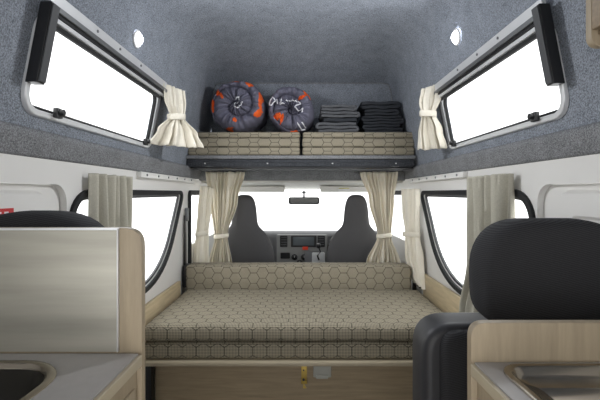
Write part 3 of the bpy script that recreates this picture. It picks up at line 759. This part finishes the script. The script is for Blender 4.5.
# side window curtains hanging free
curtain('curtain', [(1.222, (-.765, 1.46), (-.765, 1.79), .026), (1.05, (-.763, 1.45), (-.763, 1.79), .028), (.85, (-.762, 1.46), (-.762, 1.78), .028), (.60, (-.76, 1.46), (-.76, 1.78), .028)], 6, LINENB,
        'greyish linen curtain hanging loose over the near end of the left side window', seed=5)
curtain('curtain', [(1.222, (.765, 1.47), (.765, 1.83), .026), (1.05, (.763, 1.47), (.763, 1.81), .028), (.85, (.758, 1.47), (.758, 1.79), .026), (.59, (.752, 1.52), (.752, 1.88), .018)], 6, LINENB,
        'greyish linen curtain hanging loose over the near end of the right side window', seed=6)
# high window curtains
curtain('curtain', [(1.712, (-.715, 2.035), (-.65, 2.20), .010), (1.64, (-.715, 2.05), (-.645, 2.20), .014), (1.555, (-.700, 2.10), (-.637, 2.16), .014), (1.47, (-.745, 2.04), (-.58, 2.20), .03), (1.395, (-.775, 2.01), (-.545, 2.20), .035)], 4, LINEN,
        'cream tied curtain flaring out at the far end of the left high window', tie=.5, seed=7)
curtain('curtain', [(1.722, (.735*.99, 2.06), (.655, 2.22), .010), (1.65, (.72, 2.08), (.645, 2.22), .014), (1.575, (.705, 2.12), (.645, 2.17), .014), (1.48, (.735, 2.10), (.635, 2.20), .018), (1.385, (.755, 2.09), (.625, 2.18), .022)], 4, LINEN,
        'cream tied curtain at the far end of the right high window', tie=.5, seed=8)

# ================================================================ KITCHEN UNITS
def sink_top(mb_name, x0, x1, y0, y1, z, hole, parent, m):
    return MB().plate([(x0, y0), (x1, y0), (x1, y1), (x0, y1)], [hole], .022, lambda u, v, w: (u, v, z-.022+w)).build(mb_name, m, parent)
# left unit
WL = .755; ZT = .85
un = empty('kitchen_unit', (-.55, .4, 0), 'left kitchen unit with a tall rounded oak end panel', 'kitchen unit')
U0 = Vector((-.55, .4, 0))
xr = -(CX-145.5)/F*(WL+.018)
pan = rounded([(-.798, 0), (xr, 0), (xr, 1.084), (-.798, 1.084)], [.001, .001, .035, .001], 8)
MB().plate(pan, [], .018, lambda u, v, w: (u, WL+w, v), .0015).build('end_panel', OAK, un, local=U0)
# darker edging of the end panel
MB().box(-.330, -.311, .02, WL-.001, .0, .818).build('side_panel', OAK, un, local=U0)
MB().box(-.79, -.323, .02, .036, .0, .818).build('rear_panel', OAK, un, local=U0)
MB().box(-.3105, -.3065, .05, WL-.02, .08, .79, .001).build('cabinet_door', OAK, un, local=U0)
sp = MB().box(-.798, -.347, WL-.005, WL-.0005, .852, 1.080, .001).build('steel_splashback', STEEL); setp(sp, 'brushed steel splashback standing behind the left worktop', 'splashback')
MB().box(-.798, -.345, WL-.007, WL-.0005, 1.0802, 1.084, .0005).build('top_trim', ALU, sp)
MB().box(-.3468, -.3445, WL-.007, WL-.0005, .852, 1.084, .0005).build('side_trim', ALU, sp)
hole = rrect(-.715, -.406, .32, .701, .085, 8)
wt = sink_top('worktop', -.798, -.306, 0.0, WL-.0075, ZT, hole, None, TOPM); setp(wt, 'grey worktop of the left unit, holding the round-cornered dark bowl', 'worktop')
MB().plate([(0.0, ZT-.022), (WL-.008, ZT-.022), (WL-.008, ZT-.002), (0.0, ZT-.002)], [], .008, lambda u, v, w: (-.306+w, u, v), .002).build('worktop_edging', EDGE, wt)
def bowl(hole, z, steps, name, m, parent, rimw, loc=None):
    mb = MB(); rows_ = []
    for d, dz in steps: g = grow(hole, d); rows_.append([(p[0], p[1], z+dz) for p in g+[g[0]]])
    mb.grid(rows_); g = grow(hole, steps[-1][0]); mb.bm.faces.new([mb.bm.verts.new((p[0], p[1], z+steps[-1][1])) for p in g])
    bmesh.ops.remove_doubles(mb.bm, verts=mb.bm.verts[:], dist=1e-5)
    return mb.build(name, m, parent, angle=60)
skd = bowl(hole, ZT, [(.012, .0005), (.010, .003), (.002, .004), (-.004, .001), (-.006, -.006)], 'sink', STEELP, None, 0)
bpy.data.meshes[skd.data.name].polygons
setp(skd, 'round-cornered sink with a dark bowl in the left worktop', 'sink')
# open the rim (remove the cap face) and drop the dark bowl in
bm = bmesh.new(); bm.from_mesh(skd.data); big = max(bm.faces, key=lambda f: f.calc_area()); bmesh.ops.delete(bm, geom=[big], context='FACES_ONLY'); bm.to_mesh(skd.data); bm.free()
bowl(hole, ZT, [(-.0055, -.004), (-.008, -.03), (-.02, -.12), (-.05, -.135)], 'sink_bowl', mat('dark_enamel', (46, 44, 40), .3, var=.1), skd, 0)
# right unit
WR = .71
un = empty('kitchen_unit', (.55, .4, 0), 'right kitchen unit with a low rounded oak end panel', 'kitchen unit')
U1 = Vector((.55, .4, 0)); xl = (467-CX)/F*(WR+.018)
pan = rounded([(xl, 0), (.798, 0), (.798, .9195), (xl, .9195)], [.001, .001, .001, .028], 8)
MB().plate(pan, [], .018, lambda u, v, w: (u, WR+w, v), .0015).build('end_panel', OAK, un, local=U1)
MB().box(.311, .330, .02, WR-.001, 0, .818).build('side_panel', OAK, un, local=U1)
MB().box(.323, .79, .02, .036, .0, .818).build('rear_panel', OAK, un, local=U1)
MB().box(.3065, .3105, .05, WR-.02, .08, .79, .001).build('cabinet_door', OAK, un, local=U1)
hole2 = rrect(.343, .76, .25, .686, .035, 8)
wt = sink_top('worktop', .306, .798, 0.0, WR-.0015, ZT, hole2, None, TOPM); setp(wt, 'grey worktop of the right unit, around the polished steel sink', 'worktop')
MB().plate([(0.0, ZT-.022), (WR-.002, ZT-.022), (WR-.002, ZT-.002), (0.0, ZT-.002)], [], .008, lambda u, v, w: (.298+w, u, v), .002).build('worktop_edging', EDGE, wt)
sk = bowl(hole2, ZT, [(.010, .0005), (.009, .004), (.001, .005), (-.004, .002), (-.008, -.008), (-.014, -.013), (-.038, -.015), (-.045, -.018), (-.052, -.03), (-.065, -.13), (-.085, -.142)], 'sink', STEELP, None, 0)
setp(sk, 'rectangular polished steel sink set in the right worktop', 'sink')
MB().lathe([(0, .003), (.012, .002), (.028, .001), (.03, -.001)], 24, Matrix.Translation((.55, .47, ZT-.139))).build('drain', ALUD, sk)
# overhead cupboard on the right
oc = empty('overhead_cupboard', (.70, .6, 1.4), 'pale wooden overhead cupboard end with a rounded corner, high on the right', 'cupboard')
O0 = Vector((.70, .6, 1.4))
op = rounded([(.645, 1.485), (.72, 1.425), (.72, 2.0), (.645, 2.0)], [.03, .01, .01, .01], 6)
pn = rounded([(.640, 1.475), (.748, 1.475), (.69, 1.80), (.640, 1.80)], [.025, .001, .001, .01], 6)
MB().plate(pn, [], .018, lambda u, v, w: (u, .885+w, v), .0015).build('end_panel', OAK, oc, local=O0)
MB().box(.655, .69, .3, .884, 1.50, 1.80).build('cupboard_body', OAKH, oc, local=O0)
MB().box(.640, .654, .32, .884, 1.51, 1.79, .002).build('cupboard_door', OAKH, oc, local=O0)
# red sticker on the left wall
p = PX(9, 213, 1.095); s = empty('safety_sticker', (-.8070, 1.045, 1.097), 'small red sticker with white writing on the left wall', 'sticker')
MB().box(-.0015, .0, -.075, .075, -.011, .011).build('sticker_sheet', REDM, s)
for k, wd in enumerate((.016, .008, .018, .014)):
    y = .055-k*.026
    MB().box(.0, .0008, y-wd, y-.001, -.003, .002).build('sticker_text', PRINTW, s)
